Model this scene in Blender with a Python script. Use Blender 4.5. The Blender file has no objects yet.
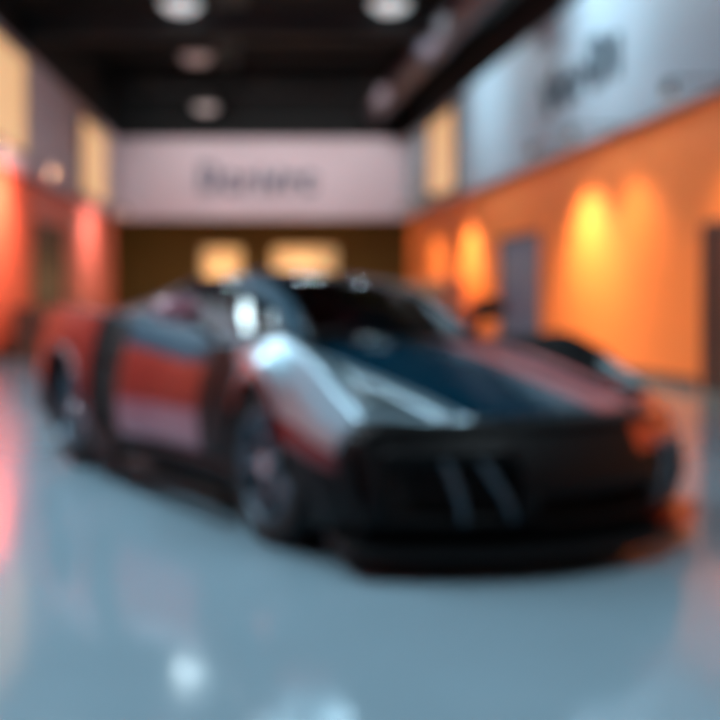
import bpy, bmesh, math, random
from mathutils import Vector, Matrix
random.seed(4)
C = bpy.context.scene
col = C.collection
PI = math.pi

# ------------------------------------------------------------------ camera, world, light, exposure
F_PX, HOR, CAM_H = 1080.0, 300.0, 1.15
cam_d = bpy.data.cameras.new('camera')
cam = bpy.data.objects.new('camera', cam_d); col.objects.link(cam)
cam.location = (0, 0, CAM_H); cam.rotation_euler = (PI/2, 0, 0)
cam_d.sensor_width = 36; cam_d.sensor_height = 36; cam_d.sensor_fit = 'HORIZONTAL'
cam_d.lens = 36*F_PX/720
cam_d.shift_y = -(360-HOR)/720
cam_d.clip_end = 200
BLUR = True
if BLUR:
    cam_d.dof.use_dof = True; cam_d.dof.focus_distance = .5; cam_d.dof.aperture_fstop = 4.5
C.camera = cam
w = bpy.data.worlds.new('world'); C.world = w; w.use_nodes = True
w.node_tree.nodes['Background'].inputs[0].default_value = (0.55, 0.75, 0.9, 1)
w.node_tree.nodes['Background'].inputs[1].default_value = 0.12
vs = C.view_settings
vs.view_transform = 'Standard'; vs.look = 'None'; vs.gamma = 1; vs.use_curve_mapping = False
vs.exposure = 0.0

def area(name, loc, rot, sx, sy, power, color):
    l = bpy.data.lights.new(name, 'AREA'); l.shape = 'RECTANGLE'; l.size = sx; l.size_y = sy
    l.energy = power; l.color = color
    o = bpy.data.objects.new(name, l); col.objects.link(o); o.location = loc; o.rotation_euler = rot
    return o
COOL = (0.72, 0.90, 1.0); WARM = (1.0, 0.62, 0.30)

# ------------------------------------------------------------------ materials
def srgb(r, g, b):
    f = lambda c: (c/255/12.92) if c/255 <= .04045 else ((c/255+.055)/1.055)**2.4
    return (f(r), f(g), f(b), 1)
def mat(name, colr, rough=.5, metal=0, noise=0, nscale=8, coat=0, emis=None, estr=0, ior=1.45, bump=0, spec=.5):
    m = bpy.data.materials.new(name); m.use_nodes = True
    nt = m.node_tree; b = nt.nodes['Principled BSDF']
    b.inputs['Base Color'].default_value = colr
    b.inputs['Roughness'].default_value = rough
    b.inputs['Metallic'].default_value = metal
    b.inputs['IOR'].default_value = ior
    b.inputs['Specular IOR Level'].default_value = spec
    if coat:
        b.inputs['Coat Weight'].default_value = coat; b.inputs['Coat Roughness'].default_value = .12
    if emis:
        b.inputs['Emission Color'].default_value = emis; b.inputs['Emission Strength'].default_value = estr
    if noise or bump:
        tc = nt.nodes.new('ShaderNodeTexCoord'); n = nt.nodes.new('ShaderNodeTexNoise')
        n.inputs['Scale'].default_value = nscale; n.inputs['Detail'].default_value = 5
        nt.links.new(tc.outputs['Object'], n.inputs['Vector'])
        if noise:
            mx = nt.nodes.new('ShaderNodeMix'); mx.data_type = 'RGBA'
            mx.inputs[6].default_value = tuple(c*(1-noise) for c in colr[:3])+(1,)
            mx.inputs[7].default_value = tuple(min(1, c*(1+noise)) for c in colr[:3])+(1,)
            nt.links.new(n.outputs['Fac'], mx.inputs[0]); nt.links.new(mx.outputs[2], b.inputs['Base Color'])
        if bump:
            bp = nt.nodes.new('ShaderNodeBump'); bp.inputs['Strength'].default_value = bump
            bp.inputs['Distance'].default_value = .01
            nt.links.new(n.outputs['Fac'], bp.inputs['Height']); nt.links.new(bp.outputs[0], b.inputs['Normal'])
    return m
def glass_mat(name, tint, gloss=.25):
    m = bpy.data.materials.new(name); m.use_nodes = True
    nt = m.node_tree; nt.nodes.clear()
    out = nt.nodes.new('ShaderNodeOutputMaterial'); mx = nt.nodes.new('ShaderNodeMixShader')
    t = nt.nodes.new('ShaderNodeBsdfTransparent'); t.inputs[0].default_value = tint
    g = nt.nodes.new('ShaderNodeBsdfGlossy'); g.inputs['Roughness'].default_value = .06
    g.inputs['Color'].default_value = (.95, 1, 1, 1)
    fr = nt.nodes.new('ShaderNodeFresnel'); fr.inputs[0].default_value = 1.55
    ge = nt.nodes.new('ShaderNodeNewGeometry'); sb = nt.nodes.new('ShaderNodeMath'); sb.operation = 'SUBTRACT'; sb.inputs[0].default_value = 1
    ml = nt.nodes.new('ShaderNodeMath'); ml.operation = 'MULTIPLY'
    nt.links.new(ge.outputs['Backfacing'], sb.inputs[1]); nt.links.new(sb.outputs[0], ml.inputs[0]); nt.links.new(fr.outputs[0], ml.inputs[1])
    nt.links.new(ml.outputs[0], mx.inputs[0]); nt.links.new(t.outputs[0], mx.inputs[1])
    nt.links.new(g.outputs[0], mx.inputs[2]); nt.links.new(mx.outputs[0], out.inputs[0])
    return m
M = {}
M['floor'] = mat('polished_concrete', srgb(124, 151, 164), .10, noise=.12, nscale=.9, ior=1.5, coat=0)
M['black'] = mat('black_ceiling', srgb(16, 22, 24), .8, noise=.2)
M['steel_black'] = mat('black_steel', srgb(32, 33, 34), .55, noise=.15)
M['duct'] = mat('grey_duct', srgb(92, 84, 92), .5, noise=.1)
M['tray'] = mat('galvanised_tray', srgb(120, 138, 140), .45, metal=.3)
M['orange'] = mat('orange_paint', srgb(250, 136, 66), .55, noise=.05, nscale=2, bump=.05)
M['red_orange'] = mat('red_orange_paint', srgb(240, 104, 70), .55, noise=.05, nscale=2)
M['coral'] = mat('coral_paint', srgb(240, 132, 116), .55, noise=.05, nscale=2)
M['fascia'] = mat('pale_fascia', srgb(162, 184, 196), .5, noise=.03, nscale=3)
M['fascia_mauve'] = mat('mauve_fascia', srgb(198, 186, 194), .5, noise=.03, nscale=3)
M['panel_warm'] = mat('warm_lit_panel', srgb(200, 165, 130), .5, emis=(1, .58, .28, 1), estr=.68)
M['letters'] = mat('slate_letter', srgb(80, 92, 112), .4)
M['letters_dark'] = mat('dark_letter', srgb(52, 68, 80), .4)
M['brown'] = mat('brown_shop_wall', srgb(150, 122, 70), .7, noise=.2, nscale=2)
M['wood'] = mat('dark_wood', srgb(84, 56, 42), .45, noise=.3, nscale=6)
M['taupe'] = mat('taupe_laminate', srgb(170, 128, 108), .5, noise=.1)
M['slate'] = mat('slate_door', srgb(98, 120, 146), .45, noise=.06)
M['dark_door'] = mat('dark_bronze_door', srgb(72, 46, 42), .4, noise=.1)
M['skirting'] = mat('skirting', srgb(70, 62, 64), .5)
M['lamp_shell'] = mat('lamp_shell', srgb(34, 38, 39), .5)
M['lamp_cool'] = mat('cool_diffuser', (1, 1, 1, 1), .5, emis=(.75, .95, 1, 1), estr=.6)
M['lamp_bar'] = mat('bar_diffuser', (1, 1, 1, 1), .5, emis=(.75, .95, 1, 1), estr=1.3)
M['lamp_dim'] = mat('dim_diffuser', (1, 1, 1, 1), .5, emis=(.55, .8, .82, 1), estr=.07)
M['lamp_warm'] = mat('warm_shade', srgb(240, 200, 140), .6, emis=(1, .6, .28, 1), estr=.45)
M['chrome'] = mat('chrome', srgb(200, 200, 205), .15, metal=1)
# car
M['teal'] = mat('dark_teal_paint', srgb(0, 36, 52), .2, metal=0, noise=.05, nscale=60, spec=.2)
M['silver'] = mat('silver_blue_reflection', srgb(142, 172, 186), .3, metal=.55, coat=1, noise=.04, nscale=60)  # reflection on near fender and hood edge, put into the paint
M['red'] = mat('red_paint', srgb(106, 16, 28), .3, metal=.2, coat=1)
M['stripe'] = mat('faded_red_stripe', srgb(170, 84, 84), .4, coat=.4)
M['steel_blue'] = mat('steel_blue_reflection', srgb(40, 68, 84), .6, spec=.15)  # reflections on door tops, shoulders and near pillar, put into the colour
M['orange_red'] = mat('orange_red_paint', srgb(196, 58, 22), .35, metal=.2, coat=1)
M['mauve'] = mat('mauve_panel', srgb(140, 84, 100), .35, metal=.2, coat=.8)
M['carbon'] = mat('black_carbon', srgb(10, 12, 14), .45, spec=.2, noise=.3, nscale=90)
M['void'] = mat('intake_black', srgb(5, 6, 7), .8)
M['rubber'] = mat('tyre_rubber', srgb(18, 20, 22), .75, bump=.2, nscale=40)
M['rim'] = mat('dark_alloy', srgb(84, 104, 116), .35, metal=.6)
M['disc'] = mat('brake_disc', srgb(110, 112, 114), .35, metal=1, noise=.1)
M['caliper'] = mat('orange_caliper', srgb(220, 90, 40), .4)
M['lens'] = mat('headlight_lens', srgb(170, 205, 215), .1, coat=1, emis=(.7, .95, 1, 1), estr=.0)
M['glass'] = glass_mat('tinted_glass', (.5, .58, .62, 1))
M['seat'] = mat('red_leather', srgb(140, 20, 30), .5, bump=.2, nscale=30)
M['trimblack'] = mat('cabin_black', srgb(14, 15, 17), .7)

# ------------------------------------------------------------------ helpers
def tag(o, label=None, cat=None, group=None, kind=None):
    if label: o['label'] = label
    if cat: o['category'] = cat
    if group: o['group'] = group
    if kind: o['kind'] = kind
    return o
def empty(name, loc=(0, 0, 0), rz=0):
    o = bpy.data.objects.new(name, None); col.objects.link(o)
    o.location = loc; o.rotation_euler = (0, 0, rz); o.empty_display_size = .2
    return o
def obj(name, bm, m, parent=None, smooth=False, bevel=0, solid=0, sub=0, auto=35):
    me = bpy.data.meshes.new(name)
    bmesh.ops.recalc_face_normals(bm, faces=bm.faces)
    if smooth:
        for f in bm.faces: f.smooth = True
        for e in bm.edges:
            if len(e.link_faces) == 2 and e.calc_face_angle(0) > math.radians(auto): e.smooth = False
    bm.to_mesh(me); bm.free()
    for mm in (m if isinstance(m, (list, tuple)) else [m]): me.materials.append(mm)
    o = bpy.data.objects.new(name, me); col.objects.link(o)
    if parent: o.parent = parent
    if solid:
        md = o.modifiers.new('solid', 'SOLIDIFY'); md.thickness = solid; md.offset = -1
    if bevel:
        md = o.modifiers.new('bevel', 'BEVEL'); md.width = bevel; md.segments = 2; md.limit_method = 'ANGLE'
    if sub:
        md = o.modifiers.new('sub', 'SUBSURF'); md.levels = sub; md.render_levels = sub
    return o
def box(bm, x0, x1, y0, y1, z0, z1, mi=0, T=None):
    vs_ = [(x, y, z) for x in (x0, x1) for y in (y0, y1) for z in (z0, z1)]
    v = [bm.verts.new(T @ Vector(p) if T else p) for p in vs_]
    for a in ((0, 1, 3, 2), (4, 6, 7, 5), (0, 4, 5, 1), (2, 3, 7, 6), (0, 2, 6, 4), (1, 5, 7, 3)):
        f = bm.faces.new([v[i] for i in a]); f.material_index = mi
def cyl(bm, c, r, h, axis='Z', seg=32, r2=None, T=None):
    mt = Matrix.Translation(c)
    if axis == 'X': mt = mt @ Matrix.Rotation(PI/2, 4, 'Y')
    if axis == 'Y': mt = mt @ Matrix.Rotation(PI/2, 4, 'X')
    if T: mt = T @ mt
    bmesh.ops.create_cone(bm, cap_ends=True, segments=seg, radius1=r, radius2=r if r2 is None else r2, depth=h, matrix=mt)
def lathe(bm, prof, seg=56, axis='X', closed=False, T=None):
    """prof = (offset along axis, radius)"""
    rings = []
    for k in range(seg):
        a = 2*PI*k/seg
        ring = []
        for (d, r) in prof:
            p = Vector((d, r*math.cos(a), r*math.sin(a))) if axis == 'X' else Vector((r*math.cos(a), r*math.sin(a), d))
            ring.append(bm.verts.new(T @ p if T else p))
        rings.append(ring)
    n = len(prof)
    for k in range(seg):
        A, B = rings[k], rings[(k+1) % seg]
        for i in range(n if closed else n-1):
            bm.faces.new((A[i], B[i], B[(i+1) % n], A[(i+1) % n]))
def tube(bm, pts, r, seg=10):
    pts = [Vector(p) for p in pts]; rings = []
    for i, p in enumerate(pts):
        d = (pts[min(i+1, len(pts)-1)]-pts[max(i-1, 0)]).normalized()
        u = d.cross(Vector((0, 0, 1)))
        if u.length < 1e-3: u = Vector((1, 0, 0))
        u.normalize(); v = d.cross(u)
        rings.append([bm.verts.new(p+r*(math.cos(2*PI*k/seg)*u+math.sin(2*PI*k/seg)*v)) for k in range(seg)])
    for a, b in zip(rings, rings[1:]):
        for k in range(seg): bm.faces.new((a[k], a[(k+1) % seg], b[(k+1) % seg], b[k]))
    bm.faces.new(rings[0]); bm.faces.new(rings[-1])
def curve(tab):
    """Catmull-Rom through a table of (u, value)"""
    us = [t[0] for t in tab]; vs_ = [t[1] for t in tab]
    def f(u):
        if u <= us[0]: return vs_[0]
        if u >= us[-1]: return vs_[-1]
        i = max(k for k in range(len(us)-1) if us[k] <= u)
        x0, x1 = us[i], us[i+1]; t = (u-x0)/(x1-x0)
        def sl(k):
            if k == 0: return (vs_[1]-vs_[0])/(us[1]-us[0])
            if k == len(us)-1: return (vs_[-1]-vs_[-2])/(us[-1]-us[-2])
            a = (vs_[k]-vs_[k-1])/(us[k]-us[k-1]); b = (vs_[k+1]-vs_[k])/(us[k+1]-us[k])
            return 0 if a*b <= 0 else 2*a*b/(a+b)
        m0, m1 = sl(i)*(x1-x0), sl(i+1)*(x1-x0)
        return (2*t**3-3*t*t+1)*vs_[i]+(t**3-2*t*t+t)*m0+(-2*t**3+3*t*t)*vs_[i+1]+(t**3-t*t)*m1
    return f
def patch(bm, fn, a0, a1, b0, b1, na, nb, mi=0, b_of_a=None):
    g = []
    for i in range(na+1):
        a = a0+(a1-a0)*i/na; row = []
        c0, c1 = (b0, b1) if b_of_a is None else b_of_a(a)
        for j in range(nb+1): row.append(bm.verts.new(fn(a, c0+(c1-c0)*j/nb)))
        g.append(row)
    for i in range(na):
        for j in range(nb):
            f = bm.faces.new((g[i][j], g[i+1][j], g[i+1][j+1], g[i][j+1])); f.material_index = mi
    return g

# ------------------------------------------------------------------ the hall
LX = lambda y: -5.48-.0682*y           # left wall, x at depth y
RX = lambda y: 6.39-.142*y             # right wall
Y0, YB = -5.0, 34.0
H_FB, H_FT, H_C = 3.72, 6.18, 8.6
def wall_strip(name, fx, y0, y1, z0, z1, th, m, side, parent=None):
    """a slab that follows a side wall; th > 0 goes away from the hall"""
    bm = bmesh.new(); s = side
    p = [(fx(y0), y0), (fx(y1), y1), (fx(y1)+s*th, y1), (fx(y0)+s*th, y0)]
    lo = [bm.verts.new((a, b, z0)) for a, b in p]; hi = [bm.verts.new((a, b, z1)) for a, b in p]
    bm.faces.new(lo); bm.faces.new(hi)
    for i in range(4): bm.faces.new((lo[i], lo[(i+1) % 4], hi[(i+1) % 4], hi[i]))
    return obj(name, bm, m, parent)
def S(o): o['kind'] = 'structure'; return o

bm = bmesh.new(); box(bm, -12, 12, Y0, 42, -.2, 0); S(obj('floor', bm, M['floor']))
bm = bmesh.new(); box(bm, -12, 12, Y0, 42, H_C, H_C+.2); S(obj('ceiling', bm, M['black']))
# side walls: lower painted zone with door openings, black band above the fascia
def lower_wall(name, fx, side, openings, m_of):
    """openings (y0, y1, top) sorted by y"""
    bm = bmesh.new(); mats = []
    def slab(y0, y1, z0, z1, m):
        if m not in mats: mats.append(m)
        s = side; p = [(fx(y0), y0), (fx(y1), y1), (fx(y1)+s*.35, y1), (fx(y0)+s*.35, y0)]
        lo = [bm.verts.new((a, b, z0)) for a, b in p]; hi = [bm.verts.new((a, b, z1)) for a, b in p]
        fs = [bm.faces.new(lo), bm.faces.new(hi)]
        for i in range(4): fs.append(bm.faces.new((lo[i], lo[(i+1) % 4], hi[(i+1) % 4], hi[i])))
        for f in fs: f.material_index = mats.index(m)
    y = Y0
    for (a, b, t) in openings:
        slab(y, a, 0, H_FB, m_of((y+a)/2)); slab(a, b, t, H_FB, m_of((a+b)/2)); y = b
    slab(y, YB+.3, 0, H_FB, m_of((y+YB)/2))
    slab(Y0, YB+.3, H_FB, H_C, M['black'])
    return S(obj(name, bm, mats))
lower_wall('wall_right', RX, 1, [(11.4, 13.95, 2.14), (20.7, 23.6, 2.5)], lambda y: M['orange'])
lower_wall('wall_left', LX, -1, [(23.4, 26.6, 2.9)], lambda y: M['red_orange'] if y < 25 else M['coral'])
# fascias stand proud of the walls
for nm, fx, s, m in (('trim_1', RX, -1, M['fascia']), ('trim_2', LX, 1, M['fascia_mauve'])):
    S(wall_strip(nm, fx, Y0+.2, YB-.3, H_FB, H_FT, .22, m, s))
bm = bmesh.new(); box(bm, LX(YB), RX(YB), YB-.25, YB+.3, H_FB-.02, H_FT+.02); S(obj('trim_3', bm, M['fascia_mauve']))
# black wall above the back fascia, brown shop behind it
bm = bmesh.new()
box(bm, -12, 12, YB+.3, YB+.5, H_FT, H_C)
S(obj('wall_back', bm, M['black']))
bm = bmesh.new()
box(bm, -9.5, 3.2, 40, 40.3, 0, 5.2); box(bm, -9.8, -9.5, YB+.3, 40.3, 0, 5.2); box(bm, 3.2, 3.5, YB+.3, 40.3, 0, 5.2)
box(bm, -9.5, 3.2, YB+.3, 40, 5.0, 5.2)
S(obj('wall_shop', bm, M['brown']))
bm = bmesh.new(); box(bm, -12, 12, Y0-.3, Y0, 0, H_C); S(obj('wall_front', bm, M['fascia_mauve']))
S(wall_strip('baseboard_right', RX, 14.05, 20.6, 0, .12, .03, M['skirting'], -1))
S(wall_strip('baseboard_left', LX, 0, 23.3, 0, .12, .03, M['skirting'], 1))

def wall_door(name, fx, side, y0, y1, top, m, leaves=2):
    r = empty(name, (0, 0, 0)); S(r)
    r2 = .14
    fr = bmesh.new()
    g = lambda y: fx(y)
    d = Vector((fx(y1)-fx(y0), y1-y0, 0)); L = d.length; ang = math.atan2(d.y, d.x)
    T = Matrix.Translation((fx(y0)+side*.05, y0, 0)) @ Matrix.Rotation(ang, 4, 'Z')
    n = -1 if side > 0 else 1      # local +Y points left of the run direction
    for a, b, c, e in ((0, .08, 0, top), (L-.08, L, 0, top), (0, L, top-.08, top)):
        box(fr, a, b, -.06, .06, c, e, T=T)
    S(obj('door_frame', fr, M['skirting'], r))
    for k in range(leaves):
        a = .08+(L-.16)*k/leaves; b = .08+(L-.16)*(k+1)/leaves
        lf = bmesh.new(); box(lf, a+.01, b-.01, -.02, .02, .01, top-.09, T=T)
        for q in range(3):
            z0 = .15+q*(top-.3)/3; box(lf, a+.12, b-.12, -.03, .03, z0, z0+(top-.3)/3-.1, T=T)
        S(obj('door_leaf', lf, m, r, bevel=.006))
        hb = bmesh.new(); hx = (b-.1) if k == 0 else (a+.1)
        cyl(hb, (hx, -n*.0, 1.05), .014, .32, 'Z', 12, T=T @ Matrix.Translation((0, .07 if side > 0 else -.07, 0)))
        S(obj('door_handle', hb, M['chrome'], r))
    return r
wall_door('door_1', RX, 1, 11.4, 13.95, 2.14, M['dark_door'])
wall_door('door_2', RX, 1, 20.7, 23.6, 2.5, M['slate'])
wall_door('door_3', LX, -1, 23.4, 26.6, 2.9, M['wood'])

# lit panels in the fascias
def light_panel(fx, side, y0, y1, z0, z1, label):
    T0 = Vector((fx(y0)-side*.22, y0, 0)); d = Vector((fx(y1)-fx(y0), y1-y0, 0)); L = d.length
    r = empty('light_panel', (T0.x, T0.y, z0), math.atan2(d.y, d.x))
    tag(r, label, 'light panel', 'warm lit panels on the side fascias')
    s = 1 if side > 0 else -1
    ya, yb = (.0, .07) if s > 0 else (-.07, 0)
    b = bmesh.new()
    for a in ((0, L, 0, .07), (0, L, z1-z0-.07, z1-z0), (0, .07, 0, z1-z0), (L-.07, L, 0, z1-z0)): box(b, a[0], a[1], ya, yb, a[2], a[3])
    obj('frame', b, M['skirting'], r)
    b = bmesh.new(); box(b, .07, L-.07, ya*.8, yb*.8, .07, z1-z0-.07)
    obj('diffuser', b, M['panel_warm'], r)
    return r
light_panel(LX, -1, 18.2, 21.6, 4.0, 6.0, 'bright amber lit panel on the left fascia, nearest the camera at the photo edge')
light_panel(LX, -1, 27.4, 31.2, 3.85, 5.9, 'tan lit panel at the far end of the left fascia beside the back wall')
light_panel(RX, 1, 26.6, 29.8, 3.85, 6.0, 'tan lit panel on the right fascia between its dark lettering and the back wall')

# lettering, too soft in the photo to read: dark upright strokes and bows
def glyph(bm, kind, x, w_, h, t, T):
    st = h*.21
    def bar(x0, z0, x1, z1):
        d = Vector((x1-x0, 0, z1-z0)); L = d.length; a = math.atan2(d.z, d.x)
        Q = T @ Matrix.Translation((x+x0, 0, z0)) @ Matrix.Rotation(-a, 4, 'Y')
        box(bm, 0, L, 0, t, -st/2, st/2, T=Q)
    def arc(cx, cz, rx, rz, a0, a1):
        n = 8
        for k in range(n):
            p = a0+(a1-a0)*k/n; q = a0+(a1-a0)*(k+1)/n
            bar(cx+rx*math.cos(p), cz+rz*math.sin(p), cx+rx*math.cos(q), cz+rz*math.sin(q))
    if kind == 0: bar(w_*.15, 0, w_*.15, h); arc(w_*.35, h*.5, w_*.5, h*.42, -PI/2, PI/2)
    if kind == 1: arc(w_*.5, h*.4, w_*.4, h*.38, PI*.1, PI*1.9)
    if kind == 2: bar(w_*.2, 0, w_*.2, h*.7); arc(w_*.5, h*.45, w_*.32, h*.28, 0, PI)
    if kind == 3: bar(w_*.5, 0, w_*.5, h)
    if kind == 4: bar(w_*.1, h*.72, w_*.45, 0); bar(w_*.45, 0, w_*.9, h*.95)
def wall_sign(loc, rz, flip, seq, W, h, m, label, grp=None):
    r = empty('wall_sign', loc, rz); tag(r, label, 'sign')
    tot = sum(s[1] for s in seq); x = 0
    for k, wd in seq:
        b = bmesh.new(); ww = W*wd/tot
        glyph(b, k, x, ww*.86, h*(1.1 if wd > 1 else .9), .06 if not flip else -.06, Matrix.Identity(4))
        obj('letter', b, m, r); x += ww
    return r
wall_sign((-5.02, YB-.25-.065, 4.5), 0, 0, [(0, 1.3), (1, .9), (2, .9), (3, .5), (4, 1), (2, .9), (1, .9)], 3.75, .85,
          M['letters'], 'slate grey lettering on the mauve back fascia above the brown shop')
y0s, y1s = 19.7, 15.9
d = Vector((RX(y1s)-RX(y0s), y1s-y0s, 0))
nrm = Vector((-1, -.142, 0)).normalized()
wall_sign((RX(y0s)+nrm.x*.29, y0s+nrm.y*.29, 4.5), math.atan2(d.y, d.x), 0, [(4, 1.2), (1, .9), (2, 1), (0, 1.1), (3, .6)], d.length*.98, .74,
          M['letters_dark'], 'dark slate lettering on the pale right fascia above the orange wall')

# ceiling steel, duct, tray
for k, y in enumerate((4, 10, 16, 22, 27.5, 32.5)):
    b = bmesh.new(); zb = 6.46 if y == 22 else 7.36  # low beam added to hide the short light bars from direct view
    hgt = .12
    x0, x1 = LX(y)+.02, RX(y)-(1.75 if y == 22 else .02)
    if y in (22,):
        box(b, x0, x1, y-.12, y+.12, zb, zb+.04); box(b, x0, x1, y-.12, y+.12, zb+.6, zb+.64); box(b, x0, x1, y-.02, y+.02, zb, zb+.62)
    else:
        box(b, x0, x1, y-.08, y+.08, zb, zb+.08); box(b, x0, x1, y-.08, y+.08, zb+.7, zb+.78)
        n = int((x1-x0)/.7)
        for i in range(n):
            xa = x0+(x1-x0)*i/n; xb = x0+(x1-x0)*(i+1)/n
            tube(b, [(xa, y, zb+.05), ((xa+xb)/2, y, zb+.72), (xb, y, zb+.05)], .03, 6)
    o = obj('ceiling_beam', b, M['steel_black']); S(o)
b = bmesh.new()
tube(b, [(RX(y)-1.2, y, 6.95) for y in range(6, 34, 3)], .34, 20)
for y in range(7, 33, 3):
    cyl(b, (RX(y)-1.2, y, 6.95), .37, .08, 'Y', 24)
tag(obj('air_duct', b, M['duct'], smooth=True), 'long round grey air duct under the black ceiling above the right fascia', 'air duct')
b = bmesh.new()
TR = lambda y: -.142*y+.55
for s in (-.32, .32):
    for ya, yb in ((21.8, 33.6),):
        p = [(TR(ya)+s-.02, ya), (TR(ya)+s+.02, ya), (TR(yb)+s+.02, yb), (TR(yb)+s-.02, yb)]
        lo = [b.verts.new((x, y, 8.2)) for x, y in p]; hi = [b.verts.new((x, y, 8.3)) for x, y in p]
        b.faces.new(lo); b.faces.new(hi)
        for i in range(4): b.faces.new((lo[i], lo[(i+1) % 4], hi[(i+1) % 4], hi[i]))
for i in range(38):
    y = 21.9+i*.31; box(b, TR(y)-.32, TR(y)+.32, y-.03, y+.03, 8.21, 8.24)
tag(obj('cable_tray', b, M['tray']), 'narrow galvanised cable tray running along the black ceiling', 'cable tray')

# pendant lamps
def ceiling_lamp(x, y, z, r, label, m, group='round lamps hanging under the black ceiling', power=0):
    e = empty('ceiling_lamp', (x, y, z)); tag(e, label, 'ceiling lamp', group)
    b = bmesh.new(); lathe(b, [(.02, r), (.16, r*1.0), (.34, r*.45), (.42, r*.2), (.42, .001)], 32, 'Z')
    obj('lamp_shade', b, M['lamp_shell'], e, smooth=True, solid=.01)
    b = bmesh.new(); lathe(b, [(.1, r*.97), (.02, r*.93), (-.10, r*.6), (-.14, .001)], 32, 'Z'); obj('diffuser', b, m, e, smooth=True)
    b = bmesh.new(); cyl(b, (0, 0, (H_C-z+.4)/2), .012, H_C-z-.4, 'Z', 8); obj('rod', b, M['steel_black'], e)
    if power:
        l = bpy.data.lights.new('lamp', 'AREA'); l.shape = 'DISK'; l.size = r*2; l.energy = power; l.color = COOL
        lo = bpy.data.objects.new('lamp_light', l); col.objects.link(lo); lo.parent = e; lo.location = (0, 0, -.16)
    return e
def at(px, py, H): 
    y = F_PX*(H-CAM_H)/(HOR-py); return ((px-360)/F_PX*y, y, H)
x, y, z = at(181, 6, 7.0); ceiling_lamp(x, y, z, .42, 'round cool white lamp at the top of the photo over the left half', M['lamp_cool'])
x, y, z = at(390, 6, 7.0); ceiling_lamp(x, y, z, .42, 'round cool white lamp at the top of the photo near the grey duct', M['lamp_cool'])
x, y, z = at(196, 58, 7.0); ceiling_lamp(x, y, z, .40, 'dim grey lamp behind the bright left lamp, middle of its row', M['lamp_dim'])
x, y, z = at(206, 108, 7.0); ceiling_lamp(x, y, z, .40, 'dim grey lamp farthest back, just above the back fascia', M['lamp_dim'])
# linear led fixtures added out of view (above the frame, they light the car and the floor)
def led_fixture(x, y, sx, sy, power, H=5.6, label='long cool white light bar added out of view', group='light bars added out of view'):
    e = empty('led_fixture', (x, y, H)); tag(e, label, 'ceiling light', group)
    b = bmesh.new(); box(b, -sx/2-.03, sx/2+.03, -sy/2-.03, sy/2+.03, .03, .14); obj('housing', b, M['lamp_shell'], e, bevel=.01)
    b = bmesh.new(); box(b, -sx/2, sx/2, -sy/2, sy/2, 0, .03); obj('diffuser', b, M['lamp_bar'], e)
    for s in (-1, 1):
        b = bmesh.new(); cyl(b, (0, s*sy*.4, (H_C-H+.10)/2), .008, H_C-H-.16, 'Z', 6); obj('cable', b, M['steel_black'], e)
    l = bpy.data.lights.new('bar', 'AREA'); l.shape = 'RECTANGLE'; l.size = sx; l.size_y = sy; l.energy = power; l.color = COOL
    lo = bpy.data.objects.new('bar_light', l); col.objects.link(lo); lo.parent = e; lo.location = (0, 0, -.02)
led_fixture(-3.0, 5.5, .5, 5.0, 340)
led_fixture(-5.0, 9.5, .5, 4.0, 300)
led_fixture(2.2, 3.0, .5, 4.0, 190)
for px, sx, p, lb in ((185, .35, 16, 'left'), (310, .95, 55, 'middle'), (395, .5, 32, 'right')):
    led_fixture((px-360)/F_PX*23.5, 23.5, sx, .2, p, 6.9, 'short cool white light bar just behind the ceiling beam, '+lb+' one of three', 'short light bars behind the ceiling beam')
led_fixture(-4.6, 15.0, .4, 3.5, 300, 6.9)  # fill bar added out of view for the left wall

def added_spot(x, y, rz, power, color, lb, grp, tilt=62):  # spotlights added to brighten the fascias
    e = empty('added_spotlight', (x, y, 7.1), math.radians(rz)); tag(e, lb, 'spotlight', grp)
    R_ = Matrix.Rotation(math.radians(tilt), 4, 'X')
    b = bmesh.new(); cyl(b, (0, 0, 0), .10, .28, 'Z', 20, T=R_); obj('lamp_body', b, M['steel_black'], e, bevel=.01)
    b = bmesh.new(); cyl(b, (0, 0, -.145), .085, .01, 'Z', 20, T=R_); obj('lens', b, M['lamp_dim'], e)
    b = bmesh.new(); cyl(b, (0, 0, .80), .015, 1.36, 'Z', 8); obj('rod', b, M['steel_black'], e)
    l = bpy.data.lights.new('spot', 'SPOT'); l.energy = power; l.color = color; l.spot_size = math.radians(105); l.spot_blend = 1; l.shadow_soft_size = .1
    lo = bpy.data.objects.new('spot_light', l); col.objects.link(lo); lo.parent = e; lo.location = R_ @ Vector((0, 0, -.17)); lo.rotation_euler = (math.radians(tilt), 0, 0)
for px, lb in ((150, 'left'), (262, 'middle'), (372, 'right')):
    added_spot((px-360)/F_PX*29, 29, 0, 480, (1, .93, .93), lb+' small black spotlight added to light the mauve back fascia', 'black spotlights added to light the back fascia')
added_spot(-.6, 23.9, -100, 700, COOL, 'small black spotlight added behind the ceiling beam to light the pale right fascia', 'black spotlights added to light the right fascia', 68)
added_spot(.6, 17.0, -100, 1000, COOL, 'small black spotlight added over the hall to light the lettering on the right fascia', 'black spotlights added to light the right fascia', 66)

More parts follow.
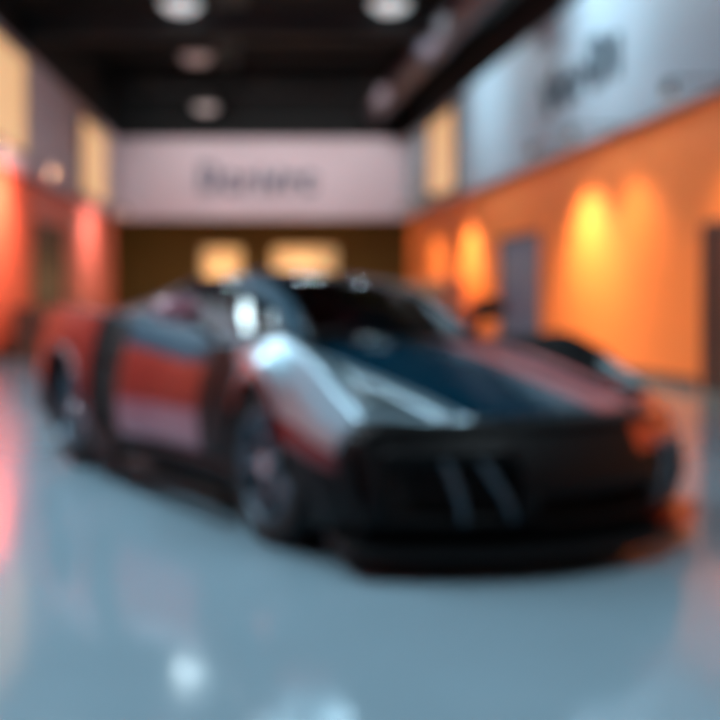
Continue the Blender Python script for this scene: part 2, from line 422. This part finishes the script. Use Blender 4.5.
# wall washers under the fascias
def wall_spot(fx, side, y, zc, power, color, label, aim=0):
    x = fx(y)-side*1.0
    e = empty('wall_spotlight', (x, y, H_FB-.0)); tag(e, label, 'spotlight', 'spotlights under the right fascia' if side > 0 else 'spotlights under the left fascia')
    b = bmesh.new(); cyl(b, (0, 0, -.10), .07, .16, 'Z', 20); obj('lamp_body', b, M['lamp_shell'], e, bevel=.008)
    b = bmesh.new(); box(b, -.02, .78 if side > 0 else .02, -.02, .02, -.03, -.0) if side > 0 else box(b, -.78, .02, -.02, .02, -.03, 0)
    obj('bracket', b, M['lamp_shell'], e)
    b = bmesh.new(); cyl(b, (0, 0, -.185), .055, .01, 'Z', 20)
    obj('lens', b, M['lamp_warm'], e)
    l = bpy.data.lights.new('wash', 'SPOT'); l.energy = power; l.color = color; l.spot_size = math.radians(108 if side > 0 else 130); l.spot_blend = 1; l.shadow_soft_size = .15
    lo = bpy.data.objects.new('wash_light', l); col.objects.link(lo); lo.parent = e; lo.location = (-side*(.0 if side > 0 else .3), 0, -.24)
    lo.rotation_euler = (0, -side*math.radians(16 if side > 0 else 62), 0)
YEL = (1, .74, .42)
for y, p, lb in ((29.8, 330, 'small spotlight washing the orange wall by the taupe counter'), (26.0, 800, 'small spotlight left of the slate double door on the orange wall'),
             (17.9, 950, 'small spotlight right of the slate double door on the orange wall'), (16.0, 260, 'small spotlight between the slate door and the dark bronze door'),
             (12.6, 200, 'small spotlight above the dark bronze door')):
    wall_spot(RX, 1, y, 0, p, YEL, lb)
for y, p, lb in ((20.5, 520, 'small spotlight over the dark sideboard by the left wall'), (30, 260, 'small spotlight on the coral wall beyond the tall wood door'), (17.0, 520, 'small spotlight nearest the camera under the left fascia')):
    wall_spot(LX, -1, y, 0, p, (1, .66, .58), lb)

# shop behind the back fascia
def drum_pendant(x, y, z, r, h, label):
    e = empty('drum_pendant', (x, y, z)); tag(e, label, 'pendant lamp', 'warm drum lamps in the brown shop')
    b = bmesh.new(); lathe(b, [(-h/2, r*.96), (-h/2+.03, r), (h/2-.03, r), (h/2, r*.96)], 40, 'Z'); obj('lamp_shade', b, M['lamp_warm'], e, smooth=True, solid=.02)
    b = bmesh.new(); lathe(b, [(h/2-.01, r*.95), (h/2-.01, .001)], 40, 'Z'); obj('diffuser', b, M['lamp_warm'], e)
    b = bmesh.new(); cyl(b, (0, 0, (5.0-z+h/2)/2), .02, 5.0-z-h/2, 'Z', 8); obj('rod', b, M['steel_black'], e)
    l = bpy.data.lights.new('drum', 'POINT'); l.energy = 75; l.color = WARM; l.shadow_soft_size = .5
    lo = bpy.data.objects.new('drum_light', l); col.objects.link(lo); lo.parent = e; lo.location = (0, -r-.3, -h/2-.4)
drum_pendant(-4.65, 36.3, 2.42, .68, .95, 'smaller warm drum lamp hanging in the brown shop above the windscreen pillar')
drum_pendant(-1.85, 36.3, 2.42, 1.08, .95, 'wider warm drum lamp hanging in the brown shop above the windscreen')
e = empty('shop_counter', (-3.2, 38.6, 0)); tag(e, 'dark brown counter at the back of the brown shop', 'counter')
b = bmesh.new(); box(b, -3.5, 3.5, -.35, .35, .08, 1.0)
for k in range(7): box(b, -3.45+k, -2.55+k, -.38, -.34, .14, .94)
obj('counter_body', b, M['wood'], e, bevel=.01)
b = bmesh.new(); box(b, -3.6, 3.6, -.42, .42, 1.0, 1.06); obj('counter_top', b, M['taupe'], e, bevel=.01)
b = bmesh.new(); box(b, -3.4, 3.4, -.28, .28, 0, .08); obj('plinth', b, M['skirting'], e)

# taupe cabinet along the right wall, sideboard by the left wall
yc = 29; ang = math.atan2(1, -.142)
e = empty('display_cabinet', (RX(yc)-.62, yc, 0), ang); tag(e, 'taupe display cabinet along the far orange wall behind the car', 'cabinet')
b = bmesh.new(); box(b, -3.6, 3.6, -.32, .32, .1, 1.62); obj('cabinet_body', b, M['taupe'], e, bevel=.01)
b = bmesh.new(); box(b, -3.5, 3.5, -.27, .27, 0, .1); obj('plinth', b, M['skirting'], e)
for k in range(6):
    b = bmesh.new(); box(b, -3.56+k*1.19, -3.56+k*1.19+1.15, .32, .345, .16, 1.56); dd = obj('door', b, M['taupe'], e, bevel=.006)
    b = bmesh.new(); cyl(b, (-3.56+k*1.19+1.03, .37, .9), .012, .3, 'Z', 8); hh = obj('handle', b, M['chrome'], dd)
e = empty('sideboard', (-6.45, 21.6, 0), math.atan2(1, -.0682)); tag(e, 'low dark brown sideboard against the left orange wall', 'sideboard')
b = bmesh.new(); box(b, -1.0, 1.0, -.22, .22, .14, .96); obj('cabinet_body', b, M['wood'], e, bevel=.01)
b = bmesh.new(); box(b, -1.04, 1.04, -.26, .26, .96, 1.0); obj('top', b, M['dark_door'], e, bevel=.006)
for k in range(3):
    b = bmesh.new(); box(b, -.98+k*.66, -.98+k*.66+.63, -.24, -.22, .18, .92); dd = obj('door', b, M['dark_door'], e, bevel=.004)
    b = bmesh.new(); cyl(b, (-.98+k*.66+.55, -.26, .6), .01, .14, 'Z', 8); obj('handle', b, M['chrome'], dd)
for sx in (-.92, .92):
    for sy in (-.17, .17):
        b = bmesh.new(); cyl(b, (sx, sy, .07), .025, .14, 'Z', 12, r2=.03); obj('leg', b, M['skirting'], e)

# ------------------------------------------------------------------ the car
# local frame: x across (minus = the flank facing us), y rearwards from the middle, z up; u = distance behind the nose
CAR_YAW = math.radians(32.5)
CAR_SC = 1.075
car = empty('sports_car', (0, 0, 0), CAR_YAW); car.scale = (CAR_SC,)*3
_fx, _fy = CAR_SC*-.85, CAR_SC*(1.02-2.4)
car.location = (-.36-(_fx*math.cos(CAR_YAW)-_fy*math.sin(CAR_YAW)), 5.14-(_fx*math.sin(CAR_YAW)+_fy*math.cos(CAR_YAW)), 0)
tag(car, 'low dark teal sports car with red panels and painted silver reflections parked on the polished floor', 'car')
U0 = 2.4
WF, WR, RW_F, RW_R = 1.02, 3.72, .345, .365
hw_mid = curve([(0, .90), (.3, .96), (1.0, .99), (1.55, .93), (2.2, .93), (2.9, 1.0), (3.7, 1.03), (4.5, .99), (4.8, .92)])
hw_sh = curve([(0, .84), (.4, .86), (1.0, .88), (1.6, .84), (2.2, .83), (3.0, .90), (3.7, .93), (4.5, .90), (4.8, .86)])
z_sh = curve([(0, .56), (.3, .68), (.65, .82), (1.05, .90), (1.5, .86), (2.0, .84), (2.6, .90), (3.2, .98), (3.8, 1.02), (4.5, .99), (4.8, .94)])
hw_in = curve([(0, .56), (.5, .58), (1.0, .62), (1.6, .66), (2.4, .68), (3.4, .62), (4.8, .60)])
z_in = curve([(0, .57), (.4, .66), (1.0, .77), (1.5, .84), (2.4, .92), (3.4, .98), (4.8, .96)])
z_c = curve([(0, .58), (.4, .68), (1.0, .81), (1.4, .87), (2.4, .95), (3.4, 1.0), (4.8, .97)])
z_sill = curve([(0, .14), (.5, .13), (1.5, .15), (3.2, .16), (4.2, .18), (4.8, .30)])
def arch(u):
    z = -1
    for c, r, R in ((WF, RW_F, .395), (WR, RW_R, .415)):
        if abs(u-c) < R: z = max(z, r+math.sqrt(R*R-(u-c)**2))
    return z
def section(u):
    zl = max(z_sill(u), arch(u)); m, s = hw_mid(u), hw_sh(u); zs = z_sh(u)
    zm = max(.50 if u > .5 else .40+.2*u, zl+.012)
    zm = min(zm, zs-.03)
    ha = max(0, (arch(u)-.2))/.55
    b = m-.075*(1-min(1, ha*2.2))
    return [(b, zl), (m, zm), (s+.02, zs-.035), (s-.05, zs), (hw_in(u), z_in(u)), (hw_in(u)*.5, (z_in(u)+2*z_c(u))/3), (0, z_c(u))]
def body(u, s):
    """s 0..6 from sill to centre line, flank facing us (negative x)"""
    P = section(u); i = min(int(s), 5); t = s-i
    if i in (0, 1):       # flank: slightly bowed straight runs
        a, b = P[i], P[i+1]
        x = a[0]+(b[0]-a[0])*t; z = a[1]+(b[1]-a[1])*t
        x += (.018 if i == 0 else .02)*math.sin(PI*t)
    else:
        p0, p1, p2, p3 = P[max(i-1, 1)], P[i], P[i+1], P[min(i+2, 6)]
        if i == 5: p3 = (-P[4][0]*.5, P[5][1])
        h = lambda k: .5*((2*p1[k])+(-p0[k]+p2[k])*t+(2*p0[k]-5*p1[k]+4*p2[k]-p3[k])*t*t+(-p0[k]+3*p1[k]-3*p2[k]+p3[k])*t**3)
        x, z = h(0), h(1)
    bow = .42*(abs(x)/.95)**2.2*max(0, 1-u/1.15)
    rb = .22*(abs(x)/.95)**2*max(0, (u-4.0)/.8)
    return Vector((-x, u+bow-rb-U0, z))
def mir(fn): return lambda a, b: Vector((-fn(a, b).x, fn(a, b).y, fn(a, b).z))
STR, STB = M['stripe'], M['steel_blue']
RED, ORG, TEA, SIL, MAU, CAR = M['red'], M['orange_red'], M['teal'], M['silver'], M['mauve'], M['carbon']
GAP = .008
def panel(name, side, u0, u1, s0, s1, mats, mi_fn=None, label=None, nu=None, fn=None, th=.02, parent=car):
    f = fn or body
    if side > 0: f = mir(f)
    b = bmesh.new(); nu = nu or max(4, int((u1-u0)/.035)); ns = max(3, round((s1-s0)*8))
    g = patch(b, f, u0, u1, s0, s1, nu, ns)
    if mi_fn:
        b.faces.ensure_lookup_table(); k = 0
        for i in range(nu):
            for j in range(ns):
                u = u0+(u1-u0)*(i+.5)/nu; s = s0+(s1-s0)*(j+.5)/ns
                b.faces[k].material_index = mi_fn(u, s); k += 1
    o = obj(name, b, mats, parent, smooth=True, auto=50)
    me = o.data
    # make normals face outward
    c = Vector((0, 0, .4)); flip = 0
    for p in me.polygons:
        if p.normal.dot(p.center-Vector((0, p.center.y, .4))) < 0: flip += 1
    if flip > len(me.polygons)/2: me.flip_normals()
    md = o.modifiers.new('solid', 'SOLIDIFY'); md.thickness = th; md.offset = -1; md.use_even_offset = False
    if label: o['label'] = label
    return o
# near flank (side -1) carries the painted silver reflection, far flank (side 1) the red stripes
def near_fender(u, s):
    if s > 1.15: return 0
    return 1 if u < 1.25 else 2
panel('front_fender', -1, .10, 1.46, .0, 4.0-.02, [SIL, ORG, RED, CAR],
      lambda u, s: 3 if (s < .9 and u < .62) or (s < 1.9 and u > 1.36) else (0 if s > 1.25 else (1 if u > .95 else 2)), 'fender with a painted silver blue reflection and a red and orange edge over the wheel')
panel('front_fender', 1, .10, 1.46, .0, 4.0-.02, [ORG, STR, CAR],
      lambda u, s: 2 if s < .9 or (2.2 < s < 3.9 and u > .42) else (1 if s > 3.9 else 0), 'dark fender with orange red nose corner')
for sd in (-1, 1):
    panel('door', sd, 1.47+.0, 2.78, .42, 2.98, [RED, MAU, CAR, STB],
          lambda u, s: (1 if s < 1.05 else (0 if s < 1.8 else 3)) if u > 1.80 else 2, 'red door with a mauve lower half and steel blue reflection painted on top')
    panel('side_skirt', sd, 1.45, 3.29, 0, .40, [CAR])
    panel('rear_fender', sd, 3.22, 4.72, 0, 3.98, [RED, TEA, CAR], lambda u, s: 2 if s < .9 and u > 4.15 else (1 if s > 2.9 else 0), 'red rear fender')
    panel('door_shoulder', sd, 1.47, 3.21, 3.0, 3.98, [STB])
    # intake frame around the recess between door and rear fender
    f = (lambda u, s: body(u, s)+Vector((.16*math.sin(PI*min(1, max(0, (u-2.80)/.40)))**.5 if 2.80 < u < 3.20 else 0, 0, 0)))
    panel('air_intake', sd, 2.80, 3.20, .42, 2.98, [M['void']], fn=f)
    for k in range(3):
        b = bmesh.new(); zz = .42+k*.15
        xs = (-1 if sd < 0 else 1)
        box(b, min(xs*.86, xs*.95), max(xs*.86, xs*.95), 2.83-U0, 3.17-U0, zz, zz+.018)
        obj('intake_vane', b, CAR, car, bevel=.004)
# hood across both sides
def full(fn):
    return lambda u, q: (fn(u, q) if q <= 6 else Vector((-fn(u, 12-q).x, fn(u, 12-q).y, fn(u, 12-q).z)))
o = panel('hood', -1, .10, 1.42, 4.0, 8.0, [TEA, STR, SIL], lambda u, s: (2 if s < 4.375 else (1 if 6.625 < s < 7.5 else 0)), 'dark teal hood with one red stripe and a silver reflection painted along one edge', fn=full(body))
o = panel('nose_cap', -1, .0, .095, 0, 12, [CAR, ORG], lambda u, s: 1 if 7.6 < s < 11.5 else 0, fn=full(body))
o = panel('engine_cover', -1, 3.22, 4.72, 4.0, 8.0, [TEA], fn=full(body))
for k in range(6):
    b = bmesh.new(); uu = 3.5+k*.17
    box(b, -.36, .36, uu-U0, uu+.11-U0, z_c(uu)+.005, z_c(uu)+.03, T=None)
    obj('louvre', b, CAR, car, bevel=.006)
# dark inner tub that closes the panel gaps
b = bmesh.new()
ins = lambda u, q: (lambda v: Vector((v.x*.955, v.y*.985, max(.15, v.z-.035))))(full(body)(u, q))
def tub(bm_, a0, a1, blo=0): patch(bm_, ins, a0, a1, blo, 12-blo, max(3, int((a1-a0)/.05)), 60)
tub(b, .05, .60); patch(b, ins, 1.44, 3.28, 0, 3.9, 36, 24); patch(b, ins, 1.44, 3.28, 8.1, 12, 36, 24); tub(b, 4.16, 4.7)
patch(b, ins, .60, 1.44, 2.6, 9.4, 18, 40); patch(b, ins, 3.28, 4.16, 2.6, 9.4, 18, 40)
box(b, -.80, .80, .25-U0, .62-U0, .15, .45); box(b, -.85, .85, 1.44-U0, 3.27-U0, .14, .40); box(b, -.8, .8, 4.16-U0, 4.55-U0, .2, .7)
box(b, -.52, .52, .6-U0, 4.3-U0, .15, .62)
obj('inner_tub', b, M['void'], car)
# wheel arch liners
for sd in (-1, 1):
    for wc, rr, R in ((WF, RW_F, .40), (WR, RW_R, .42)):
        b = bmesh.new(); n = 20; prev = None
        for k in range(n+1):
            a = PI*k/n; p = (wc-U0+R*math.cos(a), rr+R*math.sin(a))
            cur = [b.verts.new((sd*.5, p[0], p[1])), b.verts.new((sd*.95, p[0], p[1]))]
            if prev: b.faces.new((prev[0], prev[1], cur[1], cur[0]))
            prev = cur
        obj('arch_liner', b, M['void'], car, smooth=True)
# front bumper: crowned face under the nose, with side intakes and a centre grille
def nose_pt(v, t, out=0.0):
    """v -1..1 across, t 0 bottom..1 top"""
    x = v*.90; bow = .42*(abs(x)/.95)**2.2
    z = .14+(.565-.14)*t-.02*abs(v)**2*t
    return Vector((x, bow-U0+.02-.09*math.sin(PI*(t**.8))-.02*(1-t)-out, z))
b = bmesh.new(); N, K = 48, 14
g = [[b.verts.new(nose_pt(-1+2*i/N, j/K)) for j in range(K+1)] for i in range(N+1)]
def hole(i, j):
    v = abs(-1+2*(i+.5)/N); t = (j+.5)/K
    return (.42 < v < .90 and .2+.1*(v-.42) < t < .72) or (v < .34 and .16 < t < .46)
for i in range(N):
    for j in range(K):
        if not hole(i, j): b.faces.new((g[i][j], g[i+1][j], g[i+1][j+1], g[i][j+1]))
for f in b.faces:
    c = f.calc_center_median()
    if c.x > .27 and c.z > .445: f.material_index = 1
obj('front_bumper', b, [CAR, ORG], car, smooth=True, solid=.03)
b = bmesh.new(); g = [[b.verts.new(nose_pt(-.97+1.94*i/N, j/K, -.13)) for j in range(K+1)] for i in range(N+1)]
for i in range(N):
    for j in range(K): b.faces.new((g[i][j], g[i+1][j], g[i+1][j+1], g[i][j+1]))
obj('intake_mesh', b, M['void'], car, smooth=True)
for sd in (-1, 1):
    for q, (va, vb) in enumerate(((.44, .56), (.64, .70))):
        b = bmesh.new(); pts = []
        for t in [x/6 for x in range(7)]:
            p = nose_pt(sd*(va+(vb-va)*t), .18+.56*t, -.01); pts.append(p)
        tube(b, pts, .016, 8); obj('intake_strut', b, M['rim'], car, smooth=True)
    # corner blade in the accent colour on the far corner, dark near us
    b = bmesh.new()
    for t0 in range(6):
        pass
    pts = [nose_pt(sd*(.42+.5*x/10), .79, .012) for x in range(11)]
    for i in range(10):
        a, c = pts[i], pts[i+1]
        vv = [b.verts.new(a+Vector((0, 0, dz))) for dz in (-.022, .03)]+[b.verts.new(c+Vector((0, 0, dz))) for dz in (.03, -.022)]
        b.faces.new(vv)
    bmesh.ops.remove_doubles(b, verts=b.verts, dist=1e-4)
    obj('bumper_blade', b, ORG if sd > 0 else CAR, car, smooth=True, solid=.02)
# splitter
b = bmesh.new(); top, bot = [], []
prof = [(-1+2*i/30) for i in range(31)]
fr = [Vector((v*.97, .42*(abs(v)*.97/.95)**2.2-U0-.16, 0)) for v in prof]
bk = [Vector((v*.90, .45*(abs(v)*.90/.95)**2.2-U0+.18, 0)) for v in prof]
for z in (.085, .115):
    L1 = [b.verts.new(p+Vector((0, 0, z))) for p in fr]; L2 = [b.verts.new(p+Vector((0, 0, z+(.02 if z > .1 else 0)))) for p in bk]
    top.append((L1, L2))
(a1, a2), (c1, c2) = top
for i in range(30):
    b.faces.new((a1[i], a1[i+1], a2[i+1], a2[i])); b.faces.new((c1[i], c2[i], c2[i+1], c1[i+1]))
    b.faces.new((a1[i], c1[i], c1[i+1], a1[i+1])); b.faces.new((a2[i], a2[i+1], c2[i+1], c2[i]))
b.faces.new((a1[0], a2[0], c2[0], c1[0])); b.faces.new((a1[-1], c1[-1], c2[-1], a2[-1]))
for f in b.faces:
    if f.calc_center_median().x > .45: f.material_index = 1  # orange floor reflection painted onto the far end of the splitter
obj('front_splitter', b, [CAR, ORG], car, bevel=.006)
for sd in (-1, 1):
    b = bmesh.new(); box(b, min(sd*.97, sd*.90), max(sd*.97, sd*.90), 1.46-U0, 3.25-U0, .10, .135); box(b, min(sd*.97, sd*.95), max(sd*.97, sd*.95), 2.9-U0, 3.25-U0, .135, .24)
    obj('sill_blade', b, CAR, car, bevel=.008)
    # headlight set into the fender top near the nose: body with light strips
    F = body if sd < 0 else mir(body)
    b = bmesh.new()
    lift = lambda u, s: F(u, s)+Vector((0, -.004, .006))
    patch(b, lift, .20, .62, 3.05, 3.8, 10, 8, b_of_a=lambda a: (3.0+.3*(a-.2), 3.9-.9*(a-.2)))
    hl = obj('headlight', b, CAR, car, smooth=True, solid=.01)
    b = bmesh.new(); lift2 = lambda u, s: F(u, s)+Vector((0, -.006, .014))
    tube(b, [lift2(.23+.04*k, 3.12+.03*k) for k in range(9)], .012, 8)
    tube(b, [lift2(.36+.03*k, 3.25+.07*k) for k in range(6)], .010, 8)
    tube(b, [lift2(.25+.02*k, 3.2+.1*k) for k in range(6)], .010, 8)
    obj('light_strip', b, M['lens'], hl, smooth=True)
# rear bumper and tail
b = bmesh.new(); N, K = 24, 10
def tail(v, t):
    x = v*.92; return Vector((x, 4.78-.24*v*v-U0+.08*math.sin(PI*t), .28+(.95-.28)*t))
g = [[b.verts.new(tail(-1+2*i/N, j/K)) for j in range(K+1)] for i in range(N+1)]
for i in range(N):
    for j in range(K): b.faces.new((g[i][j], g[i+1][j], g[i+1][j+1], g[i][j+1]))
obj('rear_bumper', b, CAR, car, smooth=True, solid=.03)
for sd in (-1, 1):
    b = bmesh.new(); pts = [tail(sd*(.35+.5*k/6), .78)+Vector((0, .01, 0)) for k in range(7)]; tube(b, pts, .018, 8)
    obj('tail_light', b, RED, car, smooth=True)
    b = bmesh.new(); cyl(b, (sd*.12, 4.84-U0, .52), .06, .16, 'Y', 24); obj('exhaust_pipe', b, M['chrome'], car)

# greenhouse
g_b = curve([(1.22, .72), (1.7, .74), (2.4, .76), (3.0, .78), (3.8, .70)])       # belt half width
g_zb = lambda u: min(z_sh(u), z_in(u))-.02
g_r = curve([(1.22, .56), (1.7, .48), (2.3, .45), (3.0, .45), (3.8, .44)])
g_zr = curve([(1.22, .85), (1.5, 1.00), (1.8, 1.12), (2.2, 1.18), (2.6, 1.20), (3.0, 1.16), (3.5, 1.07), (4.0, 1.0)])
g_zc = curve([(1.22, .87), (1.5, 1.03), (1.8, 1.16), (2.2, 1.22), (2.6, 1.24), (3.0, 1.20), (3.5, 1.10), (4.0, 1.02)])
def cab(u, s):
    """s 0 belt .. 1 roof edge .. 2 centre .. 4"""
    sg = -1
    if s > 2: s = 4-s; sg = 1
    if s <= 1:
        x = g_b(u)+(g_r(u)-g_b(u))*s; z = g_zb(u)+(g_zr(u)-g_zb(u))*s
        x += .03*math.sin(PI*s)
    else:
        t = s-1; x = g_r(u)*math.cos(t*PI/2)**1.0 if False else g_r(u)*(1-t); z = g_zr(u)+(g_zc(u)-g_zr(u))*math.sin(t*PI/2)
    bow = .38*(abs(x)/.8)**2*max(0, min(1, 1-(u-1.22)/1.4))
    return Vector((sg*x, u+bow-U0, z))
def cabp(name, u0, u1, s0, s1, m, th=.012, nu=None, ns=None, bfun=None, lift=0, sub=car):
    b = bmesh.new()
    fn = (lambda u, s: cab(u, s)+Vector((0, 0, lift)))
    patch(b, fn, u0, u1, s0, s1, nu or 24, ns or 20, b_of_a=bfun)
    o = obj(name, b, m, sub, smooth=True, auto=60)
    n = sum(1 for p in o.data.polygons if p.normal.z < 0 and abs(p.normal.z) > .1)
    if n > len(o.data.polygons)/2: o.data.flip_normals()
    md = o.modifiers.new('solid', 'SOLIDIFY'); md.thickness = th; md.offset = 0
    return o
cabp('windshield', 1.23, 2.14, 1.06, 2.94, M['glass'], .006)
cabp('roof', 2.15, 3.05, .96, 3.04, M['teal'], .02)
cabp('windshield_frame', 1.21, 2.16, .86, 1.10, STB, .025, ns=4)
cabp('windshield_frame', 1.21, 2.16, 2.93, 3.06, TEA, .025, ns=4)
for a, bb in ((.06, .93), (3.07, 3.94)):
    lo, hi = (a, bb)
    o = cabp('side_window', 1.50, 2.85, lo, hi, M['glass'], .006, bfun=(lambda a_: (lo, hi)))
    cabp('window_trim', 1.40, 3.3, (0 if lo < 1 else 3.93), (.07 if lo < 1 else 4.0), CAR, .02, ns=3)
    cabp('quarter_panel', 2.86, 3.9, (0 if lo < 1 else 3.04), (.95 if lo < 1 else 4.0), [TEA], .02)
    cabp('front_quarter_trim', 1.24, 1.49, lo, hi, CAR, .006, nu=6)
cabp('rear_deck', 3.06, 3.98, .96, 3.04, M['carbon'], .02)
# roof scoop
b = bmesh.new()
for k in range(5):
    uu = 3.1+k*.16; box(b, -.34, .34, uu-U0, uu+.10-U0, g_zc(uu)-.005, g_zc(uu)+.03)
obj('deck_louvre', b, CAR, car, bevel=.006)
# mirrors
for sd in (-1, 1):
    e_ = bmesh.new()
    bmesh.ops.create_uvsphere(e_, u_segments=20, v_segments=12, radius=1, matrix=Matrix.Translation((sd*1.0, 1.86-U0, 1.02)) @ Matrix.Diagonal((.13, .085, .065, 1)))
    mo = obj('side_mirror', e_, MAU if sd < 0 else CAR, car, smooth=True)
    b = bmesh.new(); tube(b, [(sd*.80, 1.80-U0, .86), (sd*.87, 1.83-U0, .93), (sd*.97, 1.86-U0, .99)], .02, 8); obj('mirror_arm', b, CAR, mo, smooth=True)
    b = bmesh.new(); cyl(b, (0, 0, 0), 1, .012, 'Y', 24, T=Matrix.Translation((sd*1.0, 1.935-U0, 1.02)) @ Matrix.Diagonal((.10, 1, .048, 1))); obj('mirror_glass', b, M['chrome'], mo)
# cabin
for sd in (-1, 1):
    b = bmesh.new()
    box(b, sd*.36-.24, sd*.36+.24, 2.15-U0, 2.62-U0, .40, .58)
    T = Matrix.Translation((sd*.36, 2.60-U0, .54)) @ Matrix.Rotation(math.radians(-22), 4, 'X')
    box(b, -.24, .24, -.05, .09, 0, .52, T=T)
    for q in (-1, 1): box(b, q*.24-.04, q*.24+.04, -.13, .06, .05, .45, T=T); box(b, sd*.36+q*.24-.04, sd*.36+q*.24+.04, 2.15-U0, 2.6-U0, .40, .52)
    st = obj('seat', b, M['seat'], car, bevel=.035, smooth=False)
    b = bmesh.new(); box(b, -.13, .13, -.04, .08, .54, .65, T=T); obj('headrest', b, M['seat'], st, bevel=.03)
b = bmesh.new()
box(b, -.68, .68, 1.62-U0, 1.95-U0, .60, .88); box(b, -.09, .09, 1.9-U0, 2.7-U0, .4, .62)
obj('dashboard', b, M['trimblack'], car, bevel=.04)
b = bmesh.new()
T = Matrix.Translation((.36, 2.06-U0, .84)) @ Matrix.Rotation(math.radians(70), 4, 'X')
n = 28; tube(b, [T @ Vector((.17*math.cos(2*PI*k/n), .17*math.sin(2*PI*k/n), 0)) for k in range(n+1)], .016, 8)
for a in (0, PI, -PI/2): tube(b, [T @ Vector((0, 0, 0)), T @ Vector((.17*math.cos(a), .17*math.sin(a), 0))], .018, 8)
obj('steering_wheel', b, M['trimblack'], car, smooth=True)
b = bmesh.new(); tube(b, [(-.62, 1.42-U0, .89), (-.2, 1.36-U0, .925), (.25, 1.4-U0, .925)], .010, 6); obj('windshield_wiper', b, M['trimblack'], car)

# wheels
def wheel(sd, wc, R, wdt):
    root = empty('wheel', (sd*(.96-wdt/2), wc-U0, R)); root.parent = car
    if sd > 0: root.rotation_euler = (0, 0, PI)
    h = wdt/2; ri = R*.70   # outer face at -x
    b = bmesh.new()
    lathe(b, [(-h*.92, ri), (-h, ri+.02), (-h*1.02, (ri+R)/2), (-h*.92, R-.015), (-h*.7, R-.002), (0, R), (h*.7, R-.002), (h*.92, R-.015), (h, (ri+R)/2), (h*.92, ri), (0, ri-.01)], 64, 'X', closed=True)
    obj('tyre', b, M['rubber'], root, smooth=True)
    b = bmesh.new()
    lathe(b, [(-h*.95, ri+.006), (-h*.98, ri-.008), (-h*.8, ri-.02), (h*.8, ri-.03), (h*.9, ri)], 56, 'X')
    rim = obj('rim', b, M['rim'], root, smooth=True, solid=.008)
    for k in range(5):
        b = bmesh.new(); a = 2*PI*k/5
        for da in (-.17, .17):
            p = []
            for q, (rr, wd, dx) in enumerate(((.045, .022, -.72), (ri*.5, .018, -.80), (ri-.012, .022, -.93))):
                aa = a+da*(rr/ri)**.7*1.2; cdir = Vector((0, math.cos(aa), math.sin(aa))); tn = Vector((0, -math.sin(aa), math.cos(aa)))
                cc = cdir*rr+Vector((h*dx, 0, 0))
                p.append([b.verts.new(cc+tn*wd), b.verts.new(cc-tn*wd), b.verts.new(cc-tn*wd+Vector((.03, 0, 0))), b.verts.new(cc+tn*wd+Vector((.03, 0, 0)))])
            for A, B in zip(p, p[1:]):
                for i in range(4): b.faces.new((A[i], A[(i+1) % 4], B[(i+1) % 4], B[i]))
            b.faces.new(p[0]); b.faces.new(p[-1])
        obj('spoke', b, M['rim'], root, bevel=.004)
    b = bmesh.new(); cyl(b, (-h*.78, 0, 0), .05, .05, 'X', 24); obj('hub_cap', b, M['chrome'], root, bevel=.006)
    b = bmesh.new(); lathe(b, [(-h*.2, .06), (-h*.2, ri*.8), (-h*.05, ri*.8), (-h*.05, .06)], 48, 'X', closed=True); obj('brake_disc', b, M['disc'], root, smooth=True)
    b = bmesh.new()
    for k in range(8):
        a = PI*.15+k*.1; box(b, -h*.42, h*.12, -.018, .018, ri*.62, ri*.86, T=Matrix.Rotation(a-PI/2, 4, 'X'))
    obj('brake_caliper', b, M['caliper'], root)
wheel(-1, WF, RW_F, .26); wheel(1, WF, RW_F, .26); wheel(-1, WR, RW_R, .33); wheel(1, WR, RW_R, .33)
